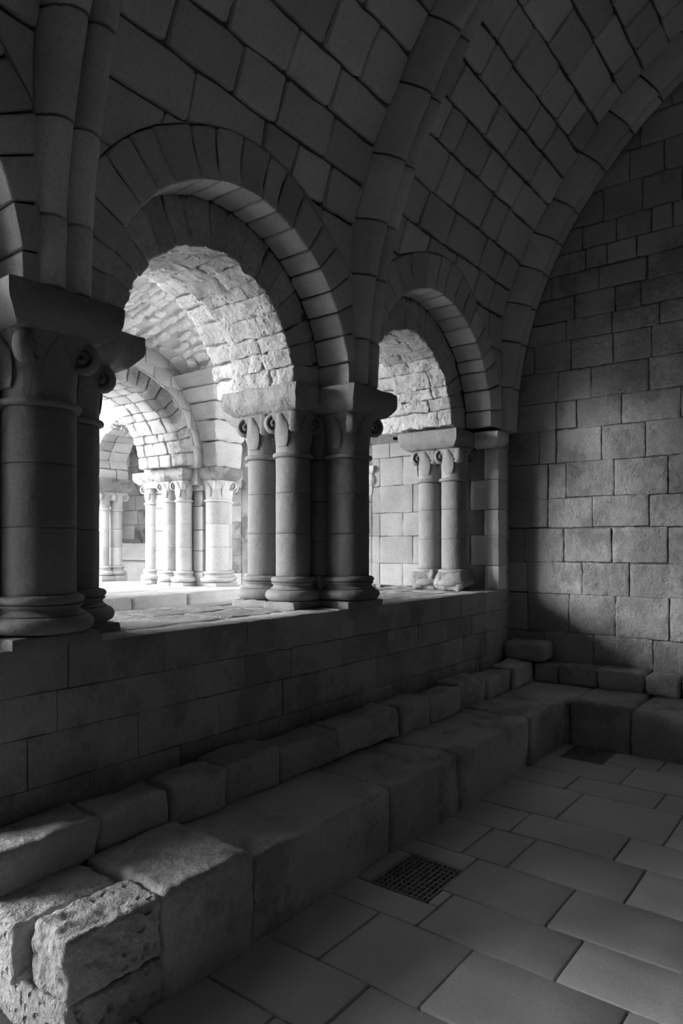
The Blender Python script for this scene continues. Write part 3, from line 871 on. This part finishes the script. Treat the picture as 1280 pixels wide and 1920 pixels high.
# cell of the walk's own barrel, right of the groin
def cell2_map(u, v, w):
    yc, hb = (GY0 + GY1) / 2, (GY1 - GY0) / 2 + 0.02
    y = yc + hb * math.cos(v); z = GZ + (GH + 0.12) * math.sin(v)
    return (u, y + w * math.cos(v), z + w * math.sin(v))
v = 0.06
while v < 0.95:
    dv = rnd.uniform(0.09, 0.16)
    x = 7.9
    while x > 5.4:
        ln = rnd.uniform(0.18, 0.38)
        c = cell2_map(x - ln / 2, v + dv / 2, 0)
        if zA(c[1]) > zB(c[0], c[1]) - 0.03:
            obj('rubble_stone', rbox((x - ln + 0.012, x - 0.012), (v + 0.008, v + dv - 0.008), (-0.012, 0.10), cell2_map, bev=0.012, n=(3, 3, 1), amp=0.018, freq=7, seed=rnd.random() * 60, amp2=0.006), 'rubble', gallery_ceiling, smooth=True)
        x -= ln
    v += dv

for k, lab in enumerate(('lower stone step inside the doorway at the left', 'upper stone step inside the doorway at the left')):
    tag(obj('door_step', rbox((-0.72, 1.09), (2.98 + 0.36 * k, 3.34 + 0.36 * k), (-0.02, 0.15 + 0.15 * k), bev=0.015, n=(12, 4, 2), amp=0.006), 'ashlar', smooth=True), lab, 'step', 'door steps')
# cloister arcade wall, open to the garth
GA = [(5.10, 1.0, 0.98, GZ)]
def glayer(y0, y1, R, ztop, x0, x1):
    bays = [(a[0], R, R, GZ) for a in GA]
    return layer(x0, x1, ztop, bays, y0, y1, lambda o, i: o, zpier=GZ - 0.02)
cw = obj('wall_cloister', merge(glayer(7.44, 8.40, 1.2, 5.3, 3.0, 6.75),
    *[box(x - 0.42, x + 0.42, 7.50, 8.35, ZL - 0.1, GZ + 0.02) for x in (3.5,)], *[box(x - 0.18, x + 0.18, 7.42, 7.80, ZL - 0.1, 4.35) for x in (-0.5, -4.5, -8.5)], box(-12, 3.1, 7.38, 7.86, 4.3, 5.3),  # unseen left stretch: wide plain openings made to let more light in
    box(-12, 6.4, 6.76, 8.3, -0.3, ZL - 0.175)), 'lime')
tag(cw, 'cloister arcade wall between the walk and the sunny garth', 'wall', kind='structure')
arch('cloister arch ring of rough voussoirs, its underside dazzling in sunlight', 5.10, GZ, 0.98, 1.215, 7.43, 8.42, 19, 'clois', depth=(0.24, 0.26, 0.26, 0.24), amp=0.014, amp2=0.008, bev=0.022, res=(3, 3, 3), front='cloisdark', gap=0.005)  # front voussoirs take the darker stained stone, putting shade into the ring face
# lunette stones between arch ring and vault
for za, zb in zip((GZ, 2.95, 3.2, 3.45, 3.7, 3.95), (2.95, 3.2, 3.45, 3.7, 3.95, 4.2)):
    xs = splits(5.0, 6.7, 0.22, 0.4)
    for p, q in zip(xs[:-1], xs[1:]):
        if math.hypot(p - 5.1, za - GZ) < 1.2 and math.hypot(q - 5.1, zb - GZ) < 1.3: continue
        def fn(u, vv, w):
            d = math.hypot(u - 5.1, vv - GZ); k = max(1.0, 1.222 / max(d, 1e-4))
            return (5.1 + (u - 5.1) * k, 7.44 + w, GZ + (vv - GZ) * k)
        if math.hypot(q - 5.1, zb - GZ) < 1.25: continue
        obj('wall_stone', rbox((p + 0.008, q - 0.008), (za + 0.008, zb - 0.008), (-0.012, 0.08), fn, bev=0.014, n=(3, 3, 1), amp=0.012, seed=rnd.random() * 30), 'clois', cw, smooth=True)
# ledge slabs on which the cloister piers stand
t = thing('cloister_ledge', 'low rounded stone ledge under the cloister arch, bleached by sun', 'ledge', (5, 7.3, 0))
xs = splits(2.2, 9.88, 0.55, 0.95)
for p, q in zip(xs[:-1], xs[1:]):
    obj('ledge_slab', rbox((p + 0.004, q - 0.004), (6.60, 7.30), (ZL - 0.17, ZL), bev=0.04, n=(6, 5, 3), amp=0.008, seed=rnd.random() * 20, amp2=0.003), 'clois', t, smooth=True, sharp=60)
    if q < 7.2:
        obj('ledge_slab', rbox((p + 0.004, q - 0.004), (7.305, 8.45), (ZL - 0.15, ZL), bev=0.02, n=(4, 4, 1), amp=0.006, seed=rnd.random() * 20), 'clois', t, smooth=True, sharp=60)
    obj('ledge_riser', rbox((p + 0.02, q - 0.02), (6.63, 6.75), (0.0, ZL - 0.17), bev=0.012, n=(3, 1, 3), amp=0.006, seed=rnd.random() * 20), 'clois', t, smooth=True)

# corner pier of the cloister
t = thing('cloister_pier', 'sunlit clustered corner pier of the cloister with scrolled capitals', 'pier', (6.7, 7.9, ZL))
cz = [ZL, 1.2, 1.50, 1.80, 2.14, 2.36, 2.50]
for za, zb in zip(cz[:-1], cz[1:]):
    for (a, b, c, d) in ((6.50, 6.98, 7.50, 7.92), (6.50, 6.98, 7.924, 8.40), (6.55, 6.98, 8.404, 8.72)):
        obj('core_stone', rbox((a, b), (c, d), (za + 0.003, zb - 0.003), bev=0.01, n=(3, 3, 3), amp=0.005, seed=rnd.random() * 20), 'cloisdark' if rnd.random() < 0.3 else 'clois', t, smooth=True)
CM = ('clois', 'clois')
for (cx, cy, r, s) in ((6.70, 7.42, 0.170, 0.20), (6.40, 7.78, 0.115, 0.14), (6.40, 8.08, 0.115, 0.14), (7.02, 7.60, 0.11, 0.135), (7.02, 7.95, 0.11, 0.135), (6.58, 8.74, 0.11, 0.13), (6.84, 8.74, 0.11, 0.13)):
    obj('plinth', rbox((cx - s, cx + s), (cy - s, cy + s), (ZL - 0.004, ZL + 0.05), bev=0.008, n=(3, 3, 1), amp=0.006), 'clois', t, smooth=True)
    column(t, cx, cy, r, ZL + 0.05, 2.50, s, (0.34, 0.68), mats=CM, seed=cx + cy * 3, leaves=(2, 3))
for (a, b, c, d) in ((6.43, 6.97, 7.16, 7.62), (6.20, 6.60, 7.58, 8.30), (6.86, 7.22, 7.42, 8.2), (6.36, 7.06, 8.45, 8.95)):
    obj('abacus', abacus_geo(a, b, c, d, 2.50, GZ, 0.07, a * 3, n=8), 'cloisdark', t, smooth=True, sharp=50)
def bow(z, b, h): return b * (1 - math.sqrt(max(1 - ((z - GZ) / h) ** 2, 0)))
spz = [GZ, GZ + 0.36, GZ + 0.64, GZ + 0.86, GZ + 1.04, GZ + 1.2]
for za, zb in zip(spz[:-1], spz[1:]):
    obj('springer', rbox((0, 1), (0, 1), (za + 0.004, zb - 0.004), lambda u, v, w: (6.95 * u + (6.46 - bow(w, 1.6, 1.55)) * (1 - u), 7.60 * v + (7.17 - bow(w, 1.8, 1.67)) * (1 - v), w), bev=0.05, n=(8, 8, 5), amp=0.022, freq=6, seed=za * 3, amp2=0.010), 'clois', t, smooth=True)
obj('core_cap', rbox((6.40, 7.06), (7.5, 8.72), (2.44, GZ + 0.05), bev=0.01, amp=0), 'clois', t)

# second arcade, running away along the far side of the garth corner
V0 = [(9.33, 0.79), (10.98, 0.80), (12.65, 0.80)]
def side_layer():
    bays = [(a, r + 0.16, r, GZ) for a, r in V0]
    V, Fc = layer(8.35, 15.0, 5.2, bays, 6.42, 7.02, lambda o, i: o, zpier=GZ - 0.02)
    return [(y, x, z) for x, y, z in V], Fc
sw = obj('wall_garth', merge(side_layer(), box(6.45, 7.0, 8.3, 15, -0.3, ZL - 0.02), box(6.45, 7.0, 13.7, 15, -0.3, GZ + 0.1)), 'clois')
tag(sw, 'second cloister arcade wall running away across the garth', 'wall', kind='structure')
arch('far cloister arch with small plants hanging at its crown', 9.33, GZ, 0.79, 0.965, 6.40, 7.04, 15, 'clois', depth=(1, 1), plane='y', amp=0.012, amp2=0.006, bev=0.015)
arch('far cloister arch beyond the twin columns', 10.98, GZ, 0.80, 0.975, 6.40, 7.04, 15, 'clois', depth=(1, 1), plane='y', amp=0.012, bev=0.015)
for k, (yy, lab) in enumerate(((10.13, 'pair of small sunlit columns under one carved capital in the far arcade'), (11.82, 'further pair of small columns in the far arcade'))):
    t = thing('twin_column', lab, 'columns', (6.7, yy, ZL), 'twin columns of the far arcade')
    for cx in (6.62, 6.87):
        obj('plinth', rbox((cx - 0.123, cx + 0.123), (yy - 0.16, yy + 0.16), (ZL - 0.02, ZL + 0.07), bev=0.01, n=(3, 3, 1), amp=0.006), 'clois', t, smooth=True)
        column(t, cx, yy, 0.105, ZL + 0.07, 2.46, 0.15, (0.33, 0.66), mats=CM, seed=cx * 2 + yy, detail=(k == 0), leaves=(2, 3))
    obj('abacus', abacus_geo(6.34, 7.08, yy - 0.22, yy + 0.22, 2.46, GZ, 0.07, 8.0 + k, n=8), 'cloisdark', t, smooth=True, sharp=50)

# walk behind the second arcade
wg = obj('wall_walk', merge(box(9.9, 10.3, 3.0, 15.3, -0.3, 5.2), box(6.4, 10.3, 15.0, 15.4, -0.3, 5.2), box(6.7, 10.3, 7.6, 15.2, 4.5, 4.7)), 'cloisdark')
tag(wg, 'shaded back wall of the far cloister walk', 'wall', kind='structure')
zc = 0.3
rowz = [0.3, 0.65, 1.0, 1.35, 1.7, 2.05, 2.4, 2.75, 3.1, 3.45, 3.8, 4.2]
for za, zb in zip(rowz[:-1], rowz[1:]):
    ys = splits(10.2, 14.9, 0.45, 0.8)
    for p, q in zip(ys[:-1], ys[1:]):
        obj('wall_stone', rbox((p + 0.01, q - 0.01), (za + 0.01, zb - 0.01), (-0.02, 0.06), lambda u, v, w: (9.9 + w, u, v), bev=0.012, amp=0.006, seed=rnd.random() * 20), 'cloisdark' if rnd.random() < 0.5 else 'clois', wg, smooth=True)
wf = obj('walk_floor', box(6.9, 10.3, 6.9, 15.2, -0.3, 0.55), 'ground')
tag(wf, 'floor of the far cloister walk', 'floor', kind='structure')
t = thing('stone_tomb', 'pale stone tomb chest with a lid in the far walk behind the arch', 'tomb', (9.3, 12.6, 0.55))
obj('chest', rbox((8.95, 9.75), (11.4, 13.9), (0.55, 1.25), bev=0.03, n=(4, 8, 4), amp=0.012), 'clois', t, smooth=True)
obj('lid', rbox((8.85, 9.82), (11.3, 14.0), (1.25, 1.62), lambda u, v, w: (9.33 + (u - 9.33) * (1 - 0.45 * (w - 1.25) / 0.37), v, w), bev=0.03, n=(4, 8, 4), amp=0.008), 'clois', t, smooth=True)

# garth
garth = obj('garth_ground', rbox((-20.1, 6.46), (8.3, 22.5), (-0.3, 0.92), bev=0.02, n=(40, 40, 1), amp=0.03, freq=1.5), 'ground', smooth=True)
tag(garth, 'sun bleached ground of the cloister garth', 'ground', kind='structure')
far = obj('wall_far', merge(box(-20, 7, 22.3, 22.8, -0.3, 3.6), box(-20.6, -20.0, 7.0, 22.6, -0.3, 3.6)), 'clois')
tag(far, 'far ranges of the cloister beyond the garth', 'wall', kind='structure')
# grass tufts
def tuft(x, y, z, nb, h, seed):
    r = random.Random(seed); V, Fc = [], []
    for _ in range(nb):
        a = r.uniform(0, 2 * PI); l = h * r.uniform(0.5, 1.0); px_, py_ = x + r.uniform(-0.07, 0.07), y + r.uniform(-0.07, 0.07)
        d = Vector((math.cos(a), math.sin(a), 0)); s = Vector((-d.y, d.x, 0)) * 0.006
        p0 = Vector((px_, py_, z)); p1 = p0 + Vector((0, 0, l * 0.6)) + d * l * 0.15; p2 = p0 + Vector((0, 0, l)) + d * l * 0.5
        o = len(V)
        V += [tuple(p0 - s), tuple(p0 + s), tuple(p1 + s * 0.8), tuple(p1 - s * 0.8), tuple(p2)]
        Fc += [(o, o + 1, o + 2, o + 3), (o + 3, o + 2, o + 4)]
    return V, Fc
for i, (x, y, h) in enumerate(((5.35, 8.62, 0.20), (5.75, 8.66, 0.14), (5.6, 8.95, 0.16))):
    o = obj('grass_tuft', tuft(x, y, 0.9, 26, h, i), 'grass')
    tag(o, ['tallest grass tuft at the sunny foot of the cloister arch', 'small grass tuft by the corner pier in the garth', 'grass tuft set back in the garth behind the others'][i], 'grass', 'grass tufts in the garth')
for i, (yy, zz_) in enumerate(((9.22, 3.47), (8.97, 3.38))):
    V, Fc = [], []
    r = random.Random(50 + i)
    for _ in range(60):
        p0 = Vector((6.40 + r.uniform(-0.06, 0.05), yy + r.uniform(-0.2, 0.2), zz_ + r.uniform(-0.04, 0.08)))
        d = Vector((r.uniform(-1, 0.2), r.uniform(-1, 1), r.uniform(-1.2, 0.4))).normalized() * r.uniform(0.04, 0.12)
        s = d.cross(Vector((0.3, 0.2, 1))).normalized() * 0.014
        o = len(V); V += [tuple(p0), tuple(p0 + d * 0.5 + s), tuple(p0 + d), tuple(p0 + d * 0.5 - s)]; Fc.append((o, o + 1, o + 2, o + 3))
    o = obj('hanging_plant', (V, Fc), 'grass')
    tag(o, ['larger leafy plant hanging from the crown of the far arch', 'smaller leafy plant lower on the far arch'][i], 'plant', 'plants on the far arch')
